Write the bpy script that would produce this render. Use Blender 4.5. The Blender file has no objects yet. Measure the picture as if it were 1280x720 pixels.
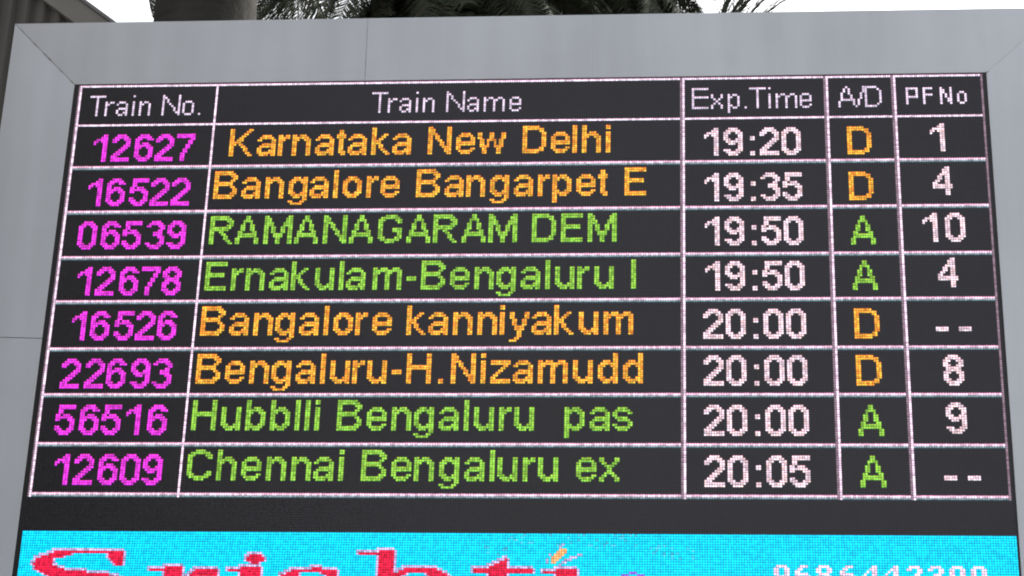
import bpy, math, random
import numpy as np
from mathutils import Vector, Matrix

random.seed(7)
rng = np.random.default_rng(7)
C = bpy.context.scene.collection
scene = bpy.context.scene

# ------------------------------------------------------------------ camera
ZTOP = 5.893            # height of the topmost row of lamps
UNIT = 0.01             # lamp pitch, metres
HALF = 1.92
f_px = 2590.23
Rm = ((0.996428, -0.029110, 0.079269), (-0.004662, 0.918311, 0.395832), (-0.084317, -0.394788, 0.914895))
cam_pos = Vector((2.61256 - HALF, -7.72897, ZTOP - 4.29315))


def b2w(v):             # board axes (right, down, away) -> world (x, y, z)
    return Vector((v[0], v[2], -v[1]))


cd = bpy.data.cameras.new('camera')
cam = bpy.data.objects.new('camera', cd)
C.objects.link(cam)
cd.sensor_width = 36.0
cd.lens = 36.0 * f_px / 1280.0
cd.clip_start = 0.1
cd.clip_end = 3000
ax_r, ax_d, ax_f = b2w(Rm[0]), b2w(Rm[1]), b2w(Rm[2])
M = Matrix((( ax_r.x, -ax_d.x, -ax_f.x, cam_pos.x),
            ( ax_r.y, -ax_d.y, -ax_f.y, cam_pos.y),
            ( ax_r.z, -ax_d.z, -ax_f.z, cam_pos.z),
            (0, 0, 0, 1)))
cam.matrix_world = M
scene.camera = cam


def at(x, y, Y):        # where a line of sight of the photograph meets the upright plane y = Y
    d = ax_r * ((x - 640) / f_px) + ax_d * ((y - 360) / f_px) + ax_f
    t = (Y - cam_pos.y) / d.y
    return cam_pos + d * t


# ------------------------------------------------------------------ world, sun, exposure
SUN_EL, SUN_AZ = math.radians(24), math.radians(42)     # azimuth from +y towards +x
w = bpy.data.worlds.new('World')
scene.world = w
w.use_nodes = True
nt = w.node_tree
bg = nt.nodes['Background']
sky = nt.nodes.new('ShaderNodeTexSky')
sky.sky_type = 'NISHITA'
sky.sun_disc = False
sky.sun_elevation = SUN_EL
sky.sun_rotation = SUN_AZ
sky.air_density = 1.0
sky.dust_density = 5.0
sky.ozone_density = 1.0
hs = nt.nodes.new('ShaderNodeHueSaturation')            # high thin cloud: the blue is washed out
hs.inputs['Saturation'].default_value = 0.16
nt.links.new(sky.outputs[0], hs.inputs['Color'])
nt.links.new(hs.outputs[0], bg.inputs['Color'])
bg.inputs['Strength'].default_value = 0.15
sl = bpy.data.lights.new('sun', 'SUN')
sl.energy = 0.8
sl.angle = math.radians(14)
sl.color = (1.0, 0.95, 0.88)
so = bpy.data.objects.new('sun', sl)
C.objects.link(so)
sd = Vector((math.sin(SUN_AZ) * math.cos(SUN_EL), math.cos(SUN_AZ) * math.cos(SUN_EL), math.sin(SUN_EL)))
so.rotation_euler = sd.to_track_quat('Z', 'Y').to_euler()
so.location = (20, 20, 30)
vs = scene.view_settings
scene.display_settings.display_device = 'sRGB'
vs.view_transform = 'Standard'
vs.look = 'None'
vs.exposure = 1.58
vs.gamma = 1.0
scene.cycles.filter_width = 2.0


# ------------------------------------------------------------------ helpers
def tag(o, label=None, cat=None, group=None, kind=None):
    if label: o['label'] = label
    if cat: o['category'] = cat
    if group: o['group'] = group
    if kind: o['kind'] = kind
    return o


def link(name, me, parent=None):
    o = bpy.data.objects.new(name, me)
    C.objects.link(o)
    if parent: o.parent = parent
    return o


def empty(name, loc=(0, 0, 0)):
    o = bpy.data.objects.new(name, None)
    C.objects.link(o)
    o.location = loc
    return o


class MB:
    def __init__(s): s.v = []; s.f = []; s.mi = []
    def quad(s, a, b, c, d, m=0):
        n = len(s.v); s.v += [tuple(a), tuple(b), tuple(c), tuple(d)]; s.f.append((n, n+1, n+2, n+3)); s.mi.append(m)
    def tri(s, a, b, c, m=0):
        n = len(s.v); s.v += [tuple(a), tuple(b), tuple(c)]; s.f.append((n, n+1, n+2)); s.mi.append(m)
    def prism(s, pts, off, m=0):
        """closed solid: outline pts (front, counter-clockwise from outside) swept by the vector off"""
        n = len(s.v); k = len(pts)
        s.v += [tuple(p) for p in pts] + [tuple(Vector(p) + Vector(off)) for p in pts]
        s.f.append(tuple(range(n, n+k))); s.mi.append(m)
        s.f.append(tuple(range(n+2*k-1, n+k-1, -1))); s.mi.append(m)
        for i in range(k):
            j = (i+1) % k
            s.f.append((n+i, n+k+i, n+k+j, n+j)); s.mi.append(m)
    def box(s, x0, x1, y0, y1, z0, z1, m=0):
        s.prism([(x0, y0, z0), (x1, y0, z0), (x1, y0, z1), (x0, y0, z1)], (0, y1-y0, 0), m)
    def tube(s, pts, rad, n=10, m=0, cap=True):
        rings = []
        for i, p in enumerate(pts):
            p = Vector(p)
            t = (Vector(pts[min(i+1, len(pts)-1)]) - Vector(pts[max(i-1, 0)])).normalized()
            u = t.cross(Vector((0, 0, 1)))
            if u.length < .05: u = t.cross(Vector((1, 0, 0)))
            u.normalize(); w_ = t.cross(u)
            r = rad[i] if isinstance(rad, (list, tuple)) else rad
            b = len(s.v)
            for k in range(n):
                a = 2*math.pi*k/n
                s.v.append(tuple(p + u*math.cos(a)*r + w_*math.sin(a)*r))
            rings.append(b)
        for a, b in zip(rings, rings[1:]):
            for k in range(n):
                j = (k+1) % n
                s.f.append((a+k, a+j, b+j, b+k)); s.mi.append(m)
        if cap:
            s.f.append(tuple(rings[0]+k for k in range(n))[::-1]); s.mi.append(m)
            s.f.append(tuple(rings[-1]+k for k in range(n))); s.mi.append(m)
    def mesh(s, name, mats):
        me = bpy.data.meshes.new(name)
        me.from_pydata(s.v, [], s.f)
        for m in (mats if isinstance(mats, (list, tuple)) else [mats]): me.materials.append(m)
        me.polygons.foreach_set('material_index', s.mi)
        me.update()
        return me
    def build(s, name, mats, parent=None, smooth=False):
        me = s.mesh(name, mats)
        if smooth: me.polygons.foreach_set('use_smooth', [True]*len(me.polygons))
        return link(name, me, parent)


def srgb(r, g, b):
    g_ = lambda c: (c/255/12.92) if c/255 <= .04045 else ((c/255+.055)/1.055)**2.4
    return (g_(r), g_(g), g_(b), 1)


def mat(name, col, rough=.6, spec=.5, noise=None, bump=None, metal=0.0, streak=None):
    """noise=(scale, amount) mottles the colour; bump=(scale, strength); streak=(scale xyz, amount)"""
    m = bpy.data.materials.new(name); m.use_nodes = True
    n = m.node_tree.nodes; l = m.node_tree.links
    b = n['Principled BSDF']
    b.inputs['Base Color'].default_value = (*col[:3], 1)
    b.inputs['Roughness'].default_value = rough
    b.inputs['Specular IOR Level'].default_value = spec
    b.inputs['Metallic'].default_value = metal
    tc = n.new('ShaderNodeTexCoord')
    last = None
    def mult(fac_socket, lo, hi, prev):
        mr = n.new('ShaderNodeMapRange'); mr.inputs[1].default_value = .25; mr.inputs[2].default_value = .75
        mr.inputs[3].default_value = lo; mr.inputs[4].default_value = hi
        l.new(fac_socket, mr.inputs[0])
        mx = n.new('ShaderNodeMix'); mx.data_type = 'RGBA'; mx.blend_type = 'MULTIPLY'
        mx.inputs[0].default_value = 1
        if prev is None: mx.inputs[6].default_value = (*col[:3], 1)
        else: l.new(prev, mx.inputs[6])
        cb = n.new('ShaderNodeCombineColor')
        for i in range(3): l.new(mr.outputs[0], cb.inputs[i])
        l.new(cb.outputs[0], mx.inputs[7])
        return mx.outputs[2]
    if noise:
        t = n.new('ShaderNodeTexNoise'); t.inputs['Scale'].default_value = noise[0]; t.inputs['Detail'].default_value = 6
        l.new(tc.outputs['Object'], t.inputs[0])
        last = mult(t.outputs[0], 1-noise[1], 1+noise[1], last)
    if streak:
        mp = n.new('ShaderNodeMapping'); mp.inputs['Scale'].default_value = streak[0]
        l.new(tc.outputs['Object'], mp.inputs[0])
        t = n.new('ShaderNodeTexNoise'); t.inputs['Scale'].default_value = 1; t.inputs['Detail'].default_value = 5
        l.new(mp.outputs[0], t.inputs[0])
        last = mult(t.outputs[0], 1-streak[1], 1+streak[1]*.4, last)
    if last is not None: l.new(last, b.inputs['Base Color'])
    if bump:
        t = n.new('ShaderNodeTexNoise'); t.inputs['Scale'].default_value = bump[0]; t.inputs['Detail'].default_value = 5
        l.new(tc.outputs['Object'], t.inputs[0])
        bp = n.new('ShaderNodeBump'); bp.inputs['Strength'].default_value = bump[1]; bp.inputs['Distance'].default_value = .02
        l.new(t.outputs[0], bp.inputs['Height']); l.new(bp.outputs[0], b.inputs['Normal'])
    return m


def led_mat(name, rgb, strength, vary=.3, rgb2=None):
    """a lit lamp: every lamp on the 10 mm grid has its own slight difference in output"""
    m = bpy.data.materials.new(name); m.use_nodes = True
    n = m.node_tree.nodes; l = m.node_tree.links
    b = n['Principled BSDF']
    b.inputs['Base Color'].default_value = (.012, .012, .012, 1)
    b.inputs['Specular IOR Level'].default_value = .15
    b.inputs['Roughness'].default_value = .5
    b.inputs['Emission Color'].default_value = (*rgb, 1)
    tc = n.new('ShaderNodeTexCoord')
    vm = n.new('ShaderNodeVectorMath'); vm.operation = 'SNAP'; vm.inputs[1].default_value = (.01, 1, .01)
    va = n.new('ShaderNodeVectorMath'); va.operation = 'ADD'; va.inputs[1].default_value = (.005, 0, .005)
    l.new(tc.outputs['Object'], va.inputs[0]); l.new(va.outputs[0], vm.inputs[0])
    wn = n.new('ShaderNodeTexWhiteNoise'); l.new(vm.outputs[0], wn.inputs[0])
    mr = n.new('ShaderNodeMapRange'); mr.inputs[3].default_value = strength*(1-vary); mr.inputs[4].default_value = strength*(1+vary)
    l.new(wn.outputs[0], mr.inputs[0])
    if rgb2:
        mx = n.new('ShaderNodeMix'); mx.data_type = 'RGBA'
        mx.inputs[6].default_value = (*rgb, 1); mx.inputs[7].default_value = (*rgb2, 1)
        sp = n.new('ShaderNodeSeparateColor'); l.new(wn.outputs[1], sp.inputs[0])
        l.new(sp.outputs[2], mx.inputs[0]); l.new(mx.outputs[2], b.inputs['Emission Color'])
    l.new(mr.outputs[0], b.inputs['Emission Strength'])
    m.cycles.emission_sampling = 'NONE'
    return m


# ------------------------------------------------------------------ lamp bitmaps
BODY = {
    'o': '///..####../.######./###..###/##....##/##....##/##....##/##....##/###..###/.######./..####..',
    'e': '///..####../.######./##....##/##....##/########/########/##....../##....##/.######./..####..',
    'a': '///..####../.######./##....##/......##/..######/.#######/##....##/##...###/########/.####.##',
    'n': '///##.###../#######./###..###/##....##/##....##/##....##/##....##/##....##/##....##/##....##',
    'u': '///##....##/##....##/##....##/##....##/##....##/##....##/##....##/###..###/.#######/..###.##',
    'r': '///##.##/#####/###../##.../##.../##.../##.../##.../##.../##...',
    'm': '///##.###..###./############/###..###..##/##...##...##/##...##...##/##...##...##/##...##...##/##...##...##/##...##...##/##...##...##',
    'w': '///##...##...##/##...##...##/##...##...##/.##.####.##./.##.#..#.##./.##.#..#.##./.####..####./..##....##../..##....##../..##....##..',
    'x': '///##....##/##....##/.##..##./..####../...##.../...##.../..####../.##..##./##....##/##....##',
    'z': '///########/########/.....##./....##../...##.../..##..../.##...../##....../########/########',
    's': '///..####../.######./##....##/##....../.#####../..#####./......##/##....##/.######./..####..',
    'g': '///..###.##/.#######/###..###/##....##/##....##/##....##/##....##/###..###/.#######/..###.##/......##/##...##./.#####..',
    'y': '///##....##/##....##/##....##/.##..##./.##..##./.##..##./..####../..####../...##.../...##.../...##.../..##..../###.....',
    'p': '///##.###../#######./###..###/##....##/##....##/##....##/##....##/###..###/#######./##.###../##....../##....../##......',
    'b': '##....../##....../##....../##.###../#######./###..###/##....##/##....##/##....##/##....##/###..###/#######./##.###..',
    'd': '......##/......##/......##/..###.##/.#######/###..###/##....##/##....##/##....##/##....##/###..###/.#######/..###.##',
    'h': '##....../##....../##....../##.###../#######./###..###/##....##/##....##/##....##/##....##/##....##/##....##/##....##',
    'k': '##....../##....../##....../##...##./##..##../##.##.../####..../####..../##.##.../##.##.../##..##../##...##./##....##',
    'l': '##/##/##/##/##/##/##/##/##/##/##/##/##',
    'i': '##/##/../##/##/##/##/##/##/##/##/##/##',
    'I': '##/##/##/##/##/##/##/##/##/##/##/##/##',
    't': '..../.##./.##./####/####/.##./.##./.##./.##./.##./.##./.###/..##',
    '-': '///////####/####',
    '=': '///////#####/#####',
    '.': '///////////##/##',
    ':': '////##/##//////##/##',
    'K': '##......##/##.....##./##....##../##...##.../##..##..../##.###..../#####...../###.##..../##...##.../##....##../##....##../##.....##./##......##',
    'B': '########../#########./##.....###/##......##/##.....##./########../########../##.....##./##......##/##......##/##.....###/#########./########..',
    'R': '########../#########./##.....###/##......##/##.....###/#########./########../##..##..../##...##.../##....##../##....##../##.....##./##......##',
    'E': '#########/#########/##......./##......./##......./########./########./##......./##......./##......./##......./#########/#########',
    'D': '#######.../#########./##.....##./##......##/##......##/##......##/##......##/##......##/##......##/##......##/##.....##./#########./#######...',
    'N': '##......##/###.....##/###.....##/####....##/##.##...##/##.##...##/##..##..##/##...##.##/##...##.##/##....####/##.....###/##.....###/##......##',
    'H': '##......##/##......##/##......##/##......##/##......##/##########/##########/##......##/##......##/##......##/##......##/##......##/##......##',
    'M': '##........##/###......###/###......###/####....####/####....####/##.##..##.##/##.##..##.##/##.##..##.##/##..####..##/##..####..##/##...##...##/##...##...##/##...##...##',
    'A': '....##..../....##..../...####.../...#..#.../..##..##../..##..##../..##..##../.##....##./.########./.########./##......##/##......##/##......##',
    'G': '...#####../.########./###....###/##......##/##......../##......../##....####/##....####/##......##/##......##/###....###/.########./...####...',
    'C': '...####.../.########./###....###/##......##/##......../##......../##......../##......../##......../##......##/###....###/.########./...####...',
    '0': '..####../.######./###..###/##....##/##....##/##....##/##....##/##....##/##....##/##....##/###..###/.######./..####..',
    '1': '....##/...###/.#####/##.###/#...##/....##/....##/....##/....##/....##/....##/....##/....##',
    '2': '..####../.######./###..###/##....##/......##/.....###/....###./...###../..###.../.###..../###...../########/########',
    '3': '..####../.######./##...###/......##/.....##./...####./...####./.....###/......##/......##/##...###/.######./..####..',
    '4': '.....##./....###./....###./...####./..##.##./..##.##./.##..##./##...##./########/########/.....##./.....##./.....##.',
    '5': '.#######/.#######/.##...../.##...../##.###../#######./##...###/......##/......##/##....##/###..###/.######./..####..',
    '6': '..####../.######./###..###/##....../##.###../#######./###..###/##....##/##....##/##....##/###..###/.######./..####..',
    '7': '########/########/......##/.....##./.....##./....##../....##../...##.../...##.../..##..../..##..../..##..../..##....',
    '8': '..####../.######./###..###/##....##/###..###/.######./.######./###..###/##....##/##....##/###..###/.######./..####..',
    '9': '..####../.######./###..###/##....##/##....##/###..###/.#######/..###.##/......##/......##/###..###/.######./..####..',
}
HEAD = {
    'T': '#######/...#.../...#.../...#.../...#.../...#.../...#.../...#.../...#.../...#...',
    'r': '///#.##/##../#.../#.../#.../#.../#...',
    'a': '///.###../#...#./....#./.####./#...#./#..##./.##.#.',
    'i': '#///#/#/#/#/#/#/#',
    'n': '///#.##./##..#/#...#/#...#/#...#/#...#/#...#',
    'm': '///#.##..##./##..##..#/#...#...#/#...#...#/#...#...#/#...#...#/#...#...#',
    'o': '///.###./#...#/#...#/#...#/#...#/#...#/.###.',
    'e': '///.###./#...#/#...#/#####/#..../#...#/.###.',
    'x': '///#...#/#...#/.#.#./..#../.#.#./#...#/#...#',
    'p': '///#.##./##..#/#...#/#...#/#...#/##..#/#.##./#..../#....',
    'N': '#......#/##.....#/#.#....#/#.#....#/#..#...#/#...#..#/#....#.#/#....#.#/#.....##/#......#',
    'E': '#######/#....../#....../#....../#######/#....../#....../#....../#....../#######',
    '.': '/////////#',
    'A': '...#..../..#.#.../..#.#.../.#..#.../.#...#../.#...#../.######./#.....#./#.....#./#......#',
    '/': '...#/...#/...#/..#./..#./..#./.#../.#../.#../#...',
    'D': '#####../#....#./#.....#/#.....#/#.....#/#.....#/#.....#/#.....#/#....#./#####..',
}
BOLD = {
    'P': '#####/#...#/#...#/#...#/#####/#..../#..../#....',
    'F': '####/#.../#.../####/#.../#.../#.../#...',
    'N': '#...#/##..#/##..#/#.#.#/#.#.#/#..##/#..##/#...#',
    'o': '//.##./#..#/#..#/#..#/#..#/.##.',
}
ADV = {'a': 0.556, 'b': 0.556, 'd': 0.556, 'e': 0.556, 'g': 0.556, 'h': 0.556, 'n': 0.556, 'o': 0.556, 'p': 0.556, 'u': 0.556, 'r': 0.333, 't': 0.278, 'k': 0.5, 'l': 0.222, 'i': 0.222, 'm': 0.833, 'w': 0.722, 'x': 0.5, 'y': 0.5, 'z': 0.5, 's': 0.5, ' ': 0.278, '-': 0.333, '.': 0.278, ':': 0.333, 'I': 0.278, '=': 0.333, 'K': 0.667, 'B': 0.667, 'E': 0.667, 'A': 0.667, 'N': 0.722, 'D': 0.722, 'R': 0.722, 'H': 0.722, 'C': 0.722, 'G': 0.778, 'M': 0.833, 'T': 0.611, 'P': 0.667, 'F': 0.611, '/': 0.278, '0': 0.556, '1': 0.556, '2': 0.556, '3': 0.556, '4': 0.556, '5': 0.556, '6': 0.556, '7': 0.556, '8': 0.556, '9': 0.556}


def glyph(F, ch):
    return [(c, r) for r, row in enumerate(F[ch].split('/')) for c, k in enumerate(row) if k == '#']


def gwidth(F, ch):
    return max(len(r) for r in F[ch].split('/'))


def layout(F, text, x0, x1, top):
    """one list of lamps (col, row) per character; the text fills the columns x0..x1, each glyph centred in its advance"""
    W = [gwidth(F, ch) if ch != ' ' else 0 for ch in text]
    A = [ADV[ch] for ch in text]
    tot = sum(A)
    em = (x1 - x0 + 1)/tot
    for _ in range(30):      # bearings of the two outer glyphs are not part of the width
        lb = (A[0]*em - W[0])/2; rb = (A[-1]*em - W[-1])/2
        em = (x1 - x0 + 1 + lb + rb)/tot
    lb = (A[0]*em - W[0])/2
    out = []; cur = x0 - lb
    for ch, a, w_ in zip(text, A, W):
        if ch != ' ':
            if ch == '1': a_, cur_ = a, cur - .55*(cur > x0)
            else: a_, cur_ = a, cur
            x = int(math.floor(cur_ + (a*em - w_)/2 + .5))
            out.append((ch, [(x + g[0], top + g[1]) for g in glyph(F, ch)]))
        cur += a*em
    return out


# ------------------------------------------------------------------ the departure board
def P(c, r, y=0.0):     # board column / row -> world
    return Vector((c*UNIT - HALF, y, ZTOP - r*UNIT))


board = empty('departure_board', (0, 0.0, 0))
tag(board, 'large electronic train departure board with pale grey panel frame and glowing table of trains', 'departure board')

m_panel = mat('aluminium_composite_panel', (.59, .617, .67), .30, .6, noise=(1.1, .10), streak=((7, 7, .6), .10), bump=(1.1, .16))
m_joint = mat('joint_sealant', (.30, .30, .29), .8, noise=(40, .4))
m_gasket = mat('black_gasket', (.012, .011, .014), .6)
m_mask = mat('lamp_mask', (.014, .012, .019), .42, .5, noise=(.9, .2))
m_unlit = mat('unlit_lamp_lens', (.023, .020, .030), .38, .5, noise=(1.6, .22))
m_cab = mat('cabinet_steel', (.22, .22, .22), .55, noise=(6, .15))
m_post = mat('galvanised_post', (.30, .31, .32), .5, noise=(8, .15), metal=.3)
m_screw = mat('rivet_head', (.40, .41, .42), .4, metal=.6)

# face of the lamp modules (rows -0.8 .. 256)
b = MB(); b.box(P(-3.2, 0).x, P(387, 0).x, 0, .05, P(0, 257).z, P(0, -1.0).z)
b.build('screen_mask', m_mask, board)
b = MB(); b.box(P(-36, 0).x, P(421, 0).x, .062, .42, P(0, 290).z, P(0, -30).z)
b.build('cabinet', m_cab, board)
for x0, x1 in ((-3.4, -1.0), (385.3, 386.4)):
    b = MB(); b.prism([P(x0, 257.2, -.004), P(x1, 257.2, -.004), P(x1, -1.2, -.004), P(x0, -1.2, -.004)], (0, .06, 0))
    b.build('gasket', m_gasket, board)
# dark sheet under the joints of the frame
b = MB(); b.box(P(-32, 0).x, P(-3.5, 0).x, .018, .055, P(0, 289).z, P(0, -30).z)
b.box(P(386.5, 0).x, P(418, 0).x, .018, .055, P(0, 289).z, P(0, -30).z)
b.box(P(-3.5, 0).x, P(386.5, 0).x, .018, .055, P(0, -1.2).z, P(0, -30).z)
b.box(P(-3.5, 0).x, P(386.5, 0).x, .018, .055, P(0, 289).z, P(0, 257.4).z)
b.build('joint_backing', m_joint, board)

# frame: flat composite panels, outer edge a little proud of the inner edge
XL0, XL1, XR0, XR1 = -32.6, -3.2, 386.2, 418.4
ZT0, ZT1, ZB1, ZB0 = -30.5, -1.1, 257.2, 290.0
G = .13     # half joint, columns


def fpt(c, r):
    """a point of the frame face: proud by up to 25 mm at the outer edge"""
    d = max((XL1 - c)/(XL1-XL0), (c - XR0)/(XR1-XR0), (ZT1 - r)/(ZT1-ZT0), (r - ZB1)/(ZB0-ZB1), 0)
    return P(c, r, -.006 - .024*d)


def fpanel(pts):
    b = MB(); b.prism([fpt(*p) for p in pts], (0, .026, 0))
    o = b.build('frame_panel', m_panel, board)
    bev = o.modifiers.new('soft_edge', 'BEVEL'); bev.width = .0012; bev.segments = 2; bev.limit_method = 'ANGLE'
    return o


def strip(a, c, horizontal, inner, outer, m0, m1):
    pass


# top (left to right), outline counter-clockwise seen from the front
tops = [(XL0, 123.9), (123.9, 221.0), (221.0, XR1)]
for i, (a, c) in enumerate(tops):
    ai = XL1 + G if i == 0 else a + G; ao = XL0 + G*1.5 if i == 0 else a + G
    ci = XR0 - G if i == 2 else c - G; co = XR1 - G*1.5 if i == 2 else c - G
    fpanel([(ai, ZT1), (ci, ZT1), (co, ZT0), (ao, ZT0)])
    fpanel([(ao, ZB0), (co, ZB0), (ci, ZB1), (ai, ZB1)])
sides = [(ZT0, 117.6), (117.6, 214+17), (231, ZB0)]
for i, (a, c) in enumerate(sides):
    ai = ZT1 + G if i == 0 else a + G; ao = ZT0 + G*1.5 if i == 0 else a + G
    ci = ZB1 - G if i == 2 else c - G; co = ZB0 - G*1.5 if i == 2 else c - G
    fpanel([(XL0, co), (XL1, ci), (XL1, ai), (XL0, ao)])
    if i == 0: ci = co = 231 - G          # the right side has one long upper panel
    if i != 1: fpanel([(XR0, ci), (XR1, co), (XR1, ao), (XR0, ai)])
# sealant laid in the straight joints, a little below the panel faces
m_seal = mat('pale_sealant', (.66, .67, .69), .6, noise=(60, .2))
m_seal0 = mat('grey_sealant', (.40, .40, .41), .7, noise=(30, .5))
for i, (a, c) in enumerate(tops[1:]):
    for z0, z1 in ((ZT0, ZT1), (ZB1, ZB0)):
        p0, p1 = fpt(a, z0), fpt(a, z1)
        b = MB(); b.prism([p1 + Vector((-.0014, .0008, 0)), p1 + Vector((.0014, .0008, 0)), p0 + Vector((.0014, .0008, 0)), p0 + Vector((-.0014, .0008, 0))], (0, .01, 0))
        b.build('joint_strip', m_seal if i else m_seal0, board)
# beads of sealant squeezed along the two upper mitres
for sx, (p, q) in enumerate((((XL1, ZT1), (XL0, ZT0)), ((XR0, ZT1), (XR1, ZT0)))):
    pts, rad = [], []
    for k in range(25):
        t = k/24
        v = fpt(p[0] + (q[0]-p[0])*t, p[1] + (q[1]-p[1])*t)
        v.y += .0015
        pts.append(v); rad.append(.0016 + .0016*random.random() + (.002 if random.random() < .15 else 0))
    b = MB(); b.tube(pts, rad, 6)
    b.build('sealant_bead', m_joint if sx == 0 else m_panel, board, True)
# scratch in the left frame panel
b = MB(); b.tube([fpt(-20.5, 146), fpt(-20.0, 148.5), fpt(-20.3, 151)], [.0008, .0022, .0008], 5)
b.build('scratch', m_joint, board)
# posts that carry it
for x in (-1.35, 1.35):
    b = MB(); b.tube([(x, .26, 0), (x, .26, P(0, 290).z + .02)], .11, 20)
    b.build('post', m_post, board, True)
    b = MB(); b.box(x-.22, x+.22, .04, .48, 0, .03)
    b.build('base_plate', m_post, board)

# ---- lamps
lit = set()
HW = .0042


def lamps(name, px, mats, label=None, y=-.0035, kind=None):
    """each lamp is a lens of its own: upper half and lower half show the chips behind them"""
    px = sorted(set(px)); n = len(px)
    lit.update(px)
    a = np.array(px, float)
    cx = a[:, 0]*UNIT - HALF; cz = ZTOP - a[:, 1]*UNIT
    V = np.zeros((n, 6, 3)); V[:, :, 1] = y
    for k, (sx, sz) in enumerate(((-1, 1), (1, 1), (1, .1), (-1, .1), (1, -1), (-1, -1))):
        V[:, k, 0] = cx + sx*HW; V[:, k, 2] = cz + sz*HW
    base = (np.arange(n)*6)[:, None]
    F = np.stack([base + np.array([[3, 2, 1, 0]]), base + np.array([[5, 4, 2, 3]])], 1).reshape(-1, 4)
    me = bpy.data.meshes.new(name)
    me.from_pydata(V.reshape(-1, 3).tolist(), [], F.tolist())
    for m in mats: me.materials.append(m)
    me.polygons.foreach_set('material_index', [0, 1]*n)
    me.update()
    o = link(name, me, board)
    if label: o['label'] = label
    if kind: o['kind'] = kind
    return o


K = .45
WHITE = [led_mat('white_lamp_upper', (1.0, .56, .76), 1.2*K, .4), led_mat('white_lamp_lower', (.86, .80, .98), 1.15*K, .4)]
PALE = [led_mat('pale_lamp_upper', (.92, .60, .80), .98*K), led_mat('pale_lamp_lower', (.72, .70, .88), .98*K)]
TIME = [led_mat('time_lamp_upper', (1.0, .52, .62), 1.0*K, .4, (.95, .60, .74)), led_mat('time_lamp_lower', (1.0, .80, .78), 1.0*K, .4, (.80, .78, .92))]
DIMW = [led_mat('dim_line_lamp_upper', (.34, .18, .24), .85*K), led_mat('dim_line_lamp_lower', (.27, .22, .28), .85*K)]
BOLDW = [led_mat('bold_heading_lamp_upper', (1.0, .7, .9), 1.2*K), led_mat('bold_heading_lamp_lower', (.8, .76, .95), .85*K)]
MAG = [led_mat('magenta_lamp_upper', (.92, .045, .60), 1.12*K, .4), led_mat('magenta_lamp_lower', (.82, .045, .95), 1.0*K, .4)]
ORG = [led_mat('orange_lamp_upper', (1.0, .20, .02), 1.08*K, .42, (1.0, .40, .05)), led_mat('orange_lamp_lower', (1.0, .38, .05), 1.0*K, .42, (.9, .66, .06))]
GRN = [led_mat('green_lamp_upper', (.58, .70, .055), .86*K, .42, (.26, .66, .06)), led_mat('green_lamp_lower', (.20, .70, .11), .82*K, .42, (.36, .80, .08))]
CYN = [led_mat('cyan_lamp_upper', (.0, .52, .84), 1.35*K, .2), led_mat('cyan_lamp_lower', (.0, .69, .88), 1.25*K, .2)]
RED = [led_mat('red_lamp_upper', (1.0, .012, .05), .95*K, .4), led_mat('red_lamp_lower', (1.0, .016, .09), .85*K, .4)]
LIL = [led_mat('lilac_lamp_upper', (.85, .45, .85), .9*K, .5), led_mat('lilac_lamp_lower', (.5, .62, 1.0), .9*K, .5)]
FLA = [led_mat('flame_lamp_upper', (1.0, .38, .12), 1.1*K), led_mat('flame_lamp_lower', (1.0, .52, .22), 1.1*K)]
PUR = [led_mat('purple_lamp_upper', (.35, .12, .9), 1.0*K), led_mat('purple_lamp_lower', (.3, .15, .95), 1.0*K)]

COLS = [(-1, 0, DIMW, WHITE), (60, 61, WHITE, None), (259, 260, DIMW, WHITE), (319, 320, DIMW, WHITE), (347, 348, DIMW, WHITE), (384, 385, DIMW, None)]
LINES = [(0,), (19,), (39, 40), (60, 61), (81, 82), (101, 102), (122, 123), (142, 143), (163, 164), (184, 185)]
HL1 = [led_mat('line_lamp_first_upper', (1.0, .44, .68), 1.0*K, .4), led_mat('line_lamp_first_lower', (1.0, .76, .92), 1.05*K, .4)]
HL2 = [led_mat('line_lamp_second_upper', (.50, .52, .60), .8*K, .5), led_mat('line_lamp_second_lower', (.10, .20, .24), .85*K)]
for c0, c1, m0, m1 in COLS:
    if m0: lamps('grid_line', [(c0, r) for r in range(0, 186)], m0)
    if m1: lamps('grid_line', [(c1, r) for r in range(0, 186)], m1)
for rows in LINES:
    for q, r in enumerate(rows):
        for (a0, a1, u0, u1), (b0, b1, v0, v1) in zip(COLS, COLS[1:]):
            lo = (a1 if u1 else a0) + 1; hi = b0
            lamps('grid_line', [(c, r) for c in range(lo, hi)], WHITE if len(rows) == 1 else (HL1, HL2)[q])


def put(chars, mats, what, y=-.0035):
    """one part per character; the label names the character and the text it belongs to"""
    for ch, px in chars:
        nm = 'digit' if ch.isdigit() else ('punctuation_mark' if ch in '.:-/=' else 'letter')
        word = {'.': 'full stop', ':': 'colon', '-': 'hyphen', '/': 'slash', '=': 'dash'}.get(ch, nm + ' ' + ch)
        lamps(nm, px, mats, word + ' of ' + what, y)


for F, t, a, c, r in [(HEAD, 'Train No.', 5, 53, 5), (HEAD, 'Train Name', 128, 191, 5), (HEAD, 'Exp.Time', 264, 313, 5), (HEAD, 'A/D', 325, 342, 5)]:
    put(layout(F, t, a, c, r), PALE, 'the pale lilac heading ' + t)
put([(ch, [(x + g[0], 6 + g[1]) for g in glyph(BOLD, ch)]) for ch, x in zip('PFNo', (353, 360, 367, 374))], BOLDW, 'the small bold heading PFNo')

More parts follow.
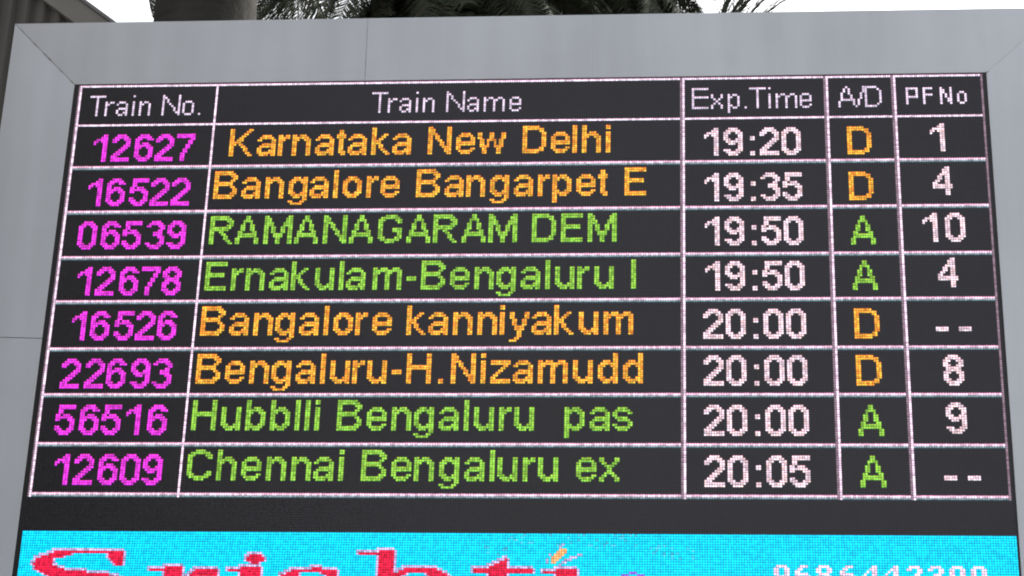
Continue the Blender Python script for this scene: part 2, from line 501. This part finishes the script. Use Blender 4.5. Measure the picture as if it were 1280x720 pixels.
TBL = [('12627', 'Karnataka New Delhi', 68, 229, '19:20', 'D', '1'),
       ('16522', 'Bangalore Bangarpet E', 63, 244, '19:35', 'D', '4'),
       ('06539', 'RAMANAGARAM DEM', 63, 232, '19:50', 'A', '10'),
       ('12678', 'Ernakulam-Bengaluru I', 63, 240, '19:50', 'A', '4'),
       ('16526', 'Bangalore kanniyakum', 63, 239, '20:00', 'D', '--'),
       ('22693', 'Bengaluru-H.Nizamudd', 63, 243, '20:00', 'D', '8'),
       ('56516', 'Hubblli Bengaluru  pas', 63, 239, '20:00', 'A', '9'),
       ('12609', 'Chennai Bengaluru ex', 63, 234, '20:05', 'A', '--')]
for k, (no, nm, a, c, tm, ad, pf) in enumerate(TBL):
    rn = (22, 42, 63, 84, 104, 125, 145, 166)[k]; rm = (24, 45, 65, 86, 106, 127, 147, 168)[k]
    rt = (24, 45, 65, 85, 106, 126, 147, 168)[k]; rp = (23, 43, 64, 84, 105, 126, 146, 167)[k]
    col = ORG if ad == 'D' else GRN
    cn = 'orange' if ad == 'D' else 'green'
    put(layout(BODY, no, 9 if no[0] == '1' else 7, 52, rm), MAG, 'the magenta train number ' + no)
    put(layout(BODY, nm, a, c, rn), col, 'the %s train name %s' % (cn, nm))
    put([(ch, [(x + g[0], rt+g[1]) for g in glyph(BODY, ch)]) for ch, x in
         zip(tm, (269 if tm[0] == '1' else 268, 277, 288, 292, 301))], TIME, 'the pinkish white time %s in the row of train %s' % (tm, no))
    put([(ad, [(328+g[0], rt+g[1]) for g in glyph(BODY, ad)])], col, 'the %s status in the row of train %s' % (cn, no))
    what = 'the platform cell in the row of train ' + no
    if pf == '--': ch = [('=', [(x+i, rp+9+j) for i in range(5) for j in range(2)]) for x in (360, 369)]
    elif pf == '10': ch = [('1', [(357+g[0], rp+g[1]) for g in glyph(BODY, '1')]), ('0', [(366+g[0], rp+g[1]) for g in glyph(BODY, '0')])]
    else: ch = [(pf, [((362 if pf != '1' else 362)+g[0], rp+g[1]) for g in glyph(BODY, pf)])]
    put(ch, TIME, what)

# ---- advertisement strip under the table
def poly(pts):
    """lamps inside a polygon (columns, rows)"""
    out = []
    xs = [p[0] for p in pts]; ys = [p[1] for p in pts]
    for r in range(int(min(ys)), int(max(ys))+2):
        for c in range(int(min(xs)), int(max(xs))+2):
            ins = False
            for (x1, y1), (x2, y2) in zip(pts, pts[1:]+pts[:1]):
                if (y1 > r) != (y2 > r) and c < (x2-x1)*(r-y1)/(y2-y1)+x1: ins = not ins
            if ins: out.append((c, r))
    return out


def ell(cx, cy, rx, ry, hx=0, hy=0, a0=-400, a1=400):
    out = []
    for r in range(int(cy-ry)-1, int(cy+ry)+2):
        for c in range(int(cx-rx)-1, int(cx+rx)+2):
            if ((c-cx)/rx)**2 + ((r-cy)/ry)**2 <= 1 and not (hx and ((c-cx-(rx-hx)*.12)/hx)**2 + ((r-cy)/hy)**2 < 1):
                a = math.degrees(math.atan2(-(r-cy), c-cx))
                if a0 <= a <= a1: out.append((c, r))
    return out


def hbar(x0, x1, r0, r1): return [(c, r) for r in range(r0, r1+1) for c in range(x0, x1+1)]


B = 226     # baseline row of the advertisement lettering
ad_letters = {
 'S': hbar(13, 37, 208, 208) + poly([(33, 209.6), (37, 207.6), (41, 208), (41, 213.4), (38, 213.4), (35, 210.2), (30, 208.9), (20, 208.9), (13, 211), (13, 213.6), (20, 215.6), (33, 216.4), (41, 218.5), (43, 221), (40, 224), (30, 226.5), (14, 226.5), (5, 223), (5, 220), (8, 220), (12, 224), (20, 225.2), (30, 224.5), (32, 222), (28, 219.5), (12, 218), (6, 215.5), (4.5, 213), (6, 210.5), (14, 207.8), (24, 207.4)]),
 'r': hbar(52, 57, 215, 215) + hbar(58, 64, 214, B) + hbar(55, 68, B-1, B) + ell(73, 218, 6, 3.4, 4, 2.4, 20, 200) + hbar(70, 78, 215, 217),
 'i': hbar(83, 88, 215, 215) + hbar(88, 95, 214, B) + hbar(85, 98, B-1, B) + ell(93, 210.3, 4, 1.8),
 's': poly([(104, 217), (108, 214.5), (118, 213.8), (123, 214.6), (126, 213.8), (126, 217.5), (123, 217.5), (118, 215.4), (111, 215.8), (111, 217.8), (124, 220.5), (127, 223), (122, 226.4), (108, 226.6), (103, 226.6), (103, 222.5), (106, 222.5), (112, 225.2), (119, 224.6), (118, 222.6), (106, 220.3)]),
 'h': hbar(134, 141, 208, 208) + hbar(142, 147, 207, B) + hbar(139, 150, B-1, B) + poly([(148, 216), (152, 214), (163, 213.6), (168, 215.5), (170, 217), (170, B+.5), (163, B+.5), (163, 218), (160, 215.4), (153, 215.6), (148, 218)]),
 't': poly([(184, 213.5), (191.5, 209.6), (191.5, 224), (198, 224.5), (200, 223.5), (200, 225), (194, 226.8), (186, 226), (185, 224), (185, 214.5)]) + hbar(179, 201, 214, 215),
 'i2': hbar(206, 211, 215, 215) + hbar(211, 218, 214, B) + hbar(208, 221, B-1, B),
}
ad_all = set()
for key, px in ad_letters.items():
    px = set(px)
    rim = {(c+dc, r+dr) for c, r in px for dc, dr in ((-1, 0), (0, -1), (1, 0), (-1, -1))} - px - ad_all
    lamps('advert_letter', px, RED, 'red serif letter %s of the advertisement' % key[0])
    lamps('letter_outline', rim, LIL, 'lilac outline of the red letter ' + key[0], kind='stuff')
    ad_all |= px | rim
# flame mark over the last i
px = set(poly([(208.6, 211.4), (208.6, 209.4), (212.6, 205.4), (214.6, 206.2), (213.4, 208.2), (210.8, 211.2)])) - ad_all
lamps('flame_mark', px, FLA, 'small orange flame over the last red letter'); ad_all |= px
px = {(213, 211), (214, 211), (215, 210), (216, 210), (217, 209), (218, 209), (219, 208), (220, 208), (216, 209), (212, 212), (214, 210), (207, 210), (207, 211), (208, 208), (212, 205), (213, 204)} - ad_all
lamps('flame_outline', px, LIL); ad_all |= px
px = set(ell(240, 219, 6, 4.2, 5, 3.2, 20, 160))
px -= ad_all
lamps('advert_flourish', px, PUR, 'purple curl at the end of the red lettering'); ad_all |= px
SER = {'9': '.####./##..##/##..##/##..##/.#####/....##/...##./.###..', '6': '..###./.##.../##..../#####./##..##/##..##/##..##/.####.',
       '8': '.####./##..##/##..##/.####./##..##/##..##/##..##/.####.', '4': '....##/...###/..#.##/.#..##/#...##/######/....##/...###',
       '2': '.####./##..##/....##/...##./..##../.##.../##...#/######', '0': '.####./##..##/##..##/##..##/##..##/##..##/##..##/.####.', '3':'.####./##..##/....##/..###./....##/....##/##..##/.####.'}
for k, ch in enumerate('9686442300'):
    px = {(294 + int(round(k*8.25)) + c, 212 + r) for r, row in enumerate(SER[ch].split('/')) for c, s in enumerate(row) if s == '#'}
    lamps('digit', px, WHITE, 'white serif digit %s of the telephone number on the cyan strip' % ch); ad_all |= px
# a few weak lamps, ghost of the picture that is fading in
GHO = [led_mat('dim_cyan_lamp', (.0, .42, .62), 1.2*K), led_mat('dim_cyan_lamp_lower', (.10, .62, .85), 1.1*K)]
px = set()
for cx, cy, n_ in ((197, 202, 9), (223, 201, 8), (238, 202, 10), (252, 206, 14), (187, 206, 8), (228, 203, 6), (259, 207, 8), (212, 202, 5)):
    for _ in range(n_):
        px.add((int(cx + random.uniform(-5, 5)), int(cy + random.uniform(-2, 3))))
px = {p for p in px if p[1] >= 200} - ad_all
lamps('dim_lamps', px, GHO, kind='stuff'); ad_all |= px
lamps('advert_background', [(c, r) for c in range(-1, 386) for r in range(200, 256) if (c, r) not in ad_all], CYN,
      'solid cyan field of lamps behind the advertisement', kind='stuff')

# ---- all the lamps that are switched off
px = [(c, r) for r in range(0, 200) for c in range(-1, 386) if (c, r) not in lit]
a = np.array(px, float); n = len(px)
V = np.zeros((n, 4, 3)); V[:, :, 1] = -.0030
h = .0036
for k, (sx, sz) in enumerate(((-1, -1), (1, -1), (1, 1), (-1, 1))):
    V[:, k, 0] = a[:, 0]*UNIT - HALF + sx*h; V[:, k, 2] = ZTOP - a[:, 1]*UNIT + sz*h
V += rng.normal(0, .00018, V.shape)
me = bpy.data.meshes.new('unlit_lamps')
me.from_pydata(V.reshape(-1, 3).tolist(), [], np.arange(n*4).reshape(-1, 4).tolist())
me.materials.append(m_unlit); me.update()
o = link('unlit_lamps', me, board); o['kind'] = 'stuff'

# ------------------------------------------------------------------ ground
m_ground = mat('station_forecourt', (.10, .098, .094), .85, noise=(1.2, .25), bump=(30, .3))
b = MB()
N = 24
for i in range(N):
    for j in range(N):
        s = 1600/N; x0 = -800+i*s; y0 = -800+j*s
        b.quad((x0, y0, 0), (x0+s, y0, 0), (x0+s, y0+s, 0), (x0, y0+s, 0))
tag(b.build('ground', m_ground), kind='structure')

# ------------------------------------------------------------------ station shed at the left
m_clad = mat('weathered_cladding', (.090, .084, .074), .75, noise=(3, .12), streak=((3, 3, .25), .22))
m_barge = mat('roof_edge_metal', (.21, .195, .175), .7, noise=(4, .12))
m_roof = mat('roof_sheet', (.16, .155, .15), .6, noise=(3, .2))
SY = 6.0
e0 = at(97, 0, SY); e1 = at(138, 30, SY)
slope = (e1.z - e0.z)/(e1.x - e0.x)
xe = e1.x + .55                   # eave
zr = lambda x: e0.z + slope*(x - e0.x)
xr = e0.x - 3.2                   # ridge
shed = empty('station_shed', (xr, SY, 0))
tag(shed, 'dark corrugated station shed with sloping roof edge behind the left of the board', 'shed')
def sp(x, y, z): return Vector((x - xr, y - SY, z))
bw = .17
# gable wall sheets, wavy
pitch = .13; sheet = .78
x = 2*xr - xe + .25
gz = lambda x: (zr(x) if x > xr else zr(2*xr - x)) - bw*1.22
while x < xe - .3:
    xb = min(x + sheet, xe - .25)
    b = MB(); n = 6*int((xb-x)/pitch) + 1; prev = None
    for k in range(n+1):
        xx = x + (xb - x - .012)*k/n
        yy = SY + .06 + .018*math.cos(2*math.pi*xx/pitch)
        cur = (sp(xx, yy, 0), sp(xx, yy, gz(xx)))
        if prev: b.quad(prev[0], cur[0], cur[1], prev[1])
        prev = cur
    o = b.build('cladding_sheet', m_clad, shed, True)
    x = xb
for sgn in (1, -1):
    X = (lambda q: q) if sgn == 1 else (lambda q: 2*xr - q)
    pts = [sp(X(xr), SY-.02, zr(xr)-bw*1.25), sp(X(xe), SY-.02, zr(xe)-bw*1.25), sp(X(xe), SY-.02, zr(xe)), sp(X(xr), SY-.02, zr(xr))]
    if sgn == -1: pts = pts[::-1]
    b = MB(); b.prism(pts, (0, .05, 0)); b.build('barge_board', m_barge, shed)
    pts = [sp(X(xr), SY-.05, zr(xr)+.003), sp(X(xe+.05), SY-.05, zr(xe+.05)+.003), sp(X(xe+.05), SY-.05, zr(xe+.05)+.035), sp(X(xr), SY-.05, zr(xr)+.035)]
    if sgn == -1: pts = pts[::-1]
    b = MB(); b.prism(pts, (0, 9, 0)); b.build('roof', m_roof, shed)
    xs = X(xe - .25)
    b = MB(); b.box(min(xs, xs-sgn*.05)-xr, max(xs, xs-sgn*.05)-xr, .1, 8.9, 0, zr(xe-.25)-.05)
    b.build('side_wall', m_clad, shed)

# unseen wing added beside the shed to shade the left of the frame
WX, WY0, WY1, WH = -2.95, -8.5, 1.2, 8.2
y = WY0
while y < WY1 - .01:
    yb = min(y + sheet, WY1); b = MB(); n = 6*int((yb-y)/pitch) + 1; prev = None
    for k in range(n+1):
        yy = y + (yb - y - .012)*k/n
        xx = WX - .03 + .018*math.cos(2*math.pi*yy/pitch)
        cur = (sp(xx, yy, 0), sp(xx, yy, WH))
        if prev: b.quad(prev[0], prev[1], cur[1], cur[0])
        prev = cur
    b.build('cladding_sheet', m_clad, shed, True)  # facing of the added wing, out of view
    y = yb
b = MB(); b.box(WX-2.6-xr, WX-.06-xr, WY0-SY+.02, WY1-SY-.02, 0, WH-.05); b.build('added_shade_wall', m_clad, shed)
b = MB(); b.box(-5.5-xr, -4.75-xr, WY1-SY-.02, -.02, 0, 5.6); b.build('added_shade_wall', m_clad, shed)  # closes the gap between the added wing and the shed
b = MB(); b.box(WX-2.7-xr, WX+.02-xr, WY0-SY-.1, WY1-SY+.05, WH, WH+.06); b.build('roof', m_roof, shed)  # lid of the added light-blocking wing

# ------------------------------------------------------------------ palms
m_trunk = mat('palm_trunk_bark', (.036, .034, .031), .95, .1, noise=(5, .25), streak=((2, 2, 14), .3), bump=(18, .6))
m_leaf = [mat('palm_leaf_dark', (.042, .050, .034), .8, .2, noise=(3, .3)), mat('palm_leaf_mid', (.062, .070, .048), .8, .2, noise=(3, .3)), mat('palm_leaf_dry', (.085, .072, .055), .85, .2, noise=(3, .3))]


def frond_mesh(L, droop, nl, leaf, width, seed, stiff=.35, tip_droop=.5):
    """rachis along +x rising from the origin and bending down, folded leaflets on both sides"""
    rs = random.Random(seed)
    b = MB(); pts = []
    ang = 0.0; p = Vector((0, 0, 0)); ns = 14
    for k in range(ns+1):
        pts.append(p.copy())
        p = p + Vector((math.cos(ang), 0, math.sin(ang)))*(L/ns)
        ang -= droop/ns*(.5 + 1.0*k/ns)
    b.tube(pts, [.022*(1-.85*k/ns) for k in range(ns+1)], 5)
    for k in range(nl):
        t = .12 + .86*(k/nl)
        i = min(int(t*ns), ns-1); u = t*ns - i
        q = pts[i].lerp(pts[i+1], u); d = (pts[i+1]-pts[i]).normalized()
        up = Vector((-d.z, 0, d.x))
        ll = leaf*(.55 + .45*math.sin(math.pi*min(t*1.05, 1)))*rs.uniform(.75, 1.1)
        for s in (-1, 1):
            fwd = stiff + rs.uniform(-.12, .22)
            v = (d*fwd*1.3 + Vector((0, s, 0))*1.0 + up*rs.uniform(-.1, .3)).normalized()
            dn = Vector((0, 0, -1))
            m1 = q + v*ll*.5 + dn*ll*.10*tip_droop
            tip = q + v*ll*.9 + dn*ll*(.55*tip_droop*rs.uniform(.6, 1.5))
            wv = d*width*.5
            nrm = up*width*.25
            mi = 1 if rs.random() < .3 else 0
            if rs.random() < .08: mi = 2
            b.quad(q - wv*.5, m1 - wv, m1 + nrm, q + nrm*.3, mi)
            b.quad(q + nrm*.3, m1 + nrm, m1 + wv, q + wv*.5, mi)
            b.tri(m1 - wv, tip, m1 + nrm, mi)
            b.tri(m1 + nrm, tip, m1 + wv, mi)
    return b.mesh('frond', m_leaf)


frond_kinds = {}
def fronds(kind, variants):
    frond_kinds[kind] = [frond_mesh(*v) for v in variants]
fronds('date', [(2.4, 1.3, 95, .48, .030, 1), (2.7, 1.7, 105, .52, .032, 2), (2.2, .9, 90, .44, .028, 3), (1.9, 2.0, 80, .42, .028, 4)])
fronds('hang', [(1.7, 1.5, 80, .42, .022, 11, .5, 1.6), (1.5, 1.1, 75, .36, .02, 12, .6, 1.8)])
fronds('young', [(1.3, .5, 17, .50, .026, 21, 1.2, .1), (1.1, .3, 15, .46, .024, 22, 1.3, .1)])


def palm(label, base, height, r0, r1, kind, specs, lean=(0, 0)):
    t = empty('palm_tree', base)
    tag(t, label, 'palm tree')
    b = MB(); pts, rad = [], []
    nseg = int(height/.09)
    for k in range(nseg+1):
        u = k/nseg
        pts.append((lean[0]*u*u, lean[1]*u*u, height*u))
        rad.append((r0 + (r1-r0)*u)*(1 + (.018 if k % 2 else 0)))
    b.tube(pts, rad, 24)
    b.build('trunk', m_trunk, t, True)
    top = Vector((lean[0], lean[1], height))
    rs = random.Random(int(height*1000) + len(specs))
    for az, el, sc in specs:
        me = rs.choice(frond_kinds[kind])
        o = link('frond', me, t)
        roll = rs.uniform(-.5, .5)
        o.rotation_mode = 'XYZ'
        o.matrix_local = Matrix.Translation(top + Vector((math.cos(az), math.sin(az), 0))*r1*.6 + Vector((0, 0, rs.uniform(-.25, .15)))) @ Matrix.Rotation(az, 4, 'Z') @ Matrix.Rotation(-el, 4, 'Y') @ Matrix.Rotation(roll, 4, 'X') @ Matrix.Scale(sc, 4)
    return t


rs = random.Random(5)
# nearest palm: thick smooth trunk straight behind the frame, crown high above, a few dead fronds hanging on the trunk
PY = 3.6
pc = at(257.5, 10, PY)
pr = (at(318, 10, PY).x - at(197, 10, PY).x)/2
htop = at(257, -470, PY).z
specs = [(rs.uniform(0, 6.28), rs.uniform(-.6, 1.2), rs.uniform(1.0, 1.3)) for _ in range(30)]
pt = palm('palm with a thick smooth dark trunk rising behind the left part of the frame', (pc.x, PY, 0), htop, pr*1.05, pr, 'date', specs)
for az, el, sc, px_, py_ in ((3.0, -1.45, .5, 196, -95), (3.3, -1.3, .45, 199, -70), (-.2, -1.25, .55, 335, -100), (.35, -1.0, .6, 335, -85), (-.5, -.85, .6, 335, -80), (.1, -1.1, .6, 330, -95), (-.7, -1.2, .5, 345, -70), (.2, -.7, .6, 345, -60)):
    q = at(px_, py_, PY + .55)
    o = link('frond', rs.choice(frond_kinds['hang']), pt)
    o.matrix_local = Matrix.Translation((q.x - pc.x, q.y - PY, q.z)) @ Matrix.Rotation(az, 4, 'Z') @ Matrix.Rotation(-el, 4, 'Y') @ Matrix.Rotation(rs.uniform(-.6, .6), 4, 'X') @ Matrix.Scale(sc, 4)
# dense palms in the middle
for i, (px_, py_, Y, n_, s0) in enumerate(((578, -38, 12.0, 160, .75), (740, -45, 15.0, 120, .64))):
    c = at(px_, py_, Y)
    specs = [(rs.uniform(0, 6.28), rs.uniform(-1.2, 1.1), s0*rs.uniform(.85, 1.1)) for _ in range(n_)]
    palm(('dense dark palm crown hanging over the middle of the frame', 'dense palm crown right of the middle, gaps of white sky in it')[i],
         (c.x, Y, 0), c.z, .30, .24, 'date', specs)
c = at(885, 60, 9.0)
specs = [(rs.uniform(-.5, .5), rs.uniform(.45, 1.35), rs.uniform(.8, 1.05)) for _ in range(9)]
palm('young palm with thin spiky leaflets showing above the frame right of the middle', (c.x, 9.0, 0), c.z, .10, .08, 'young', specs)
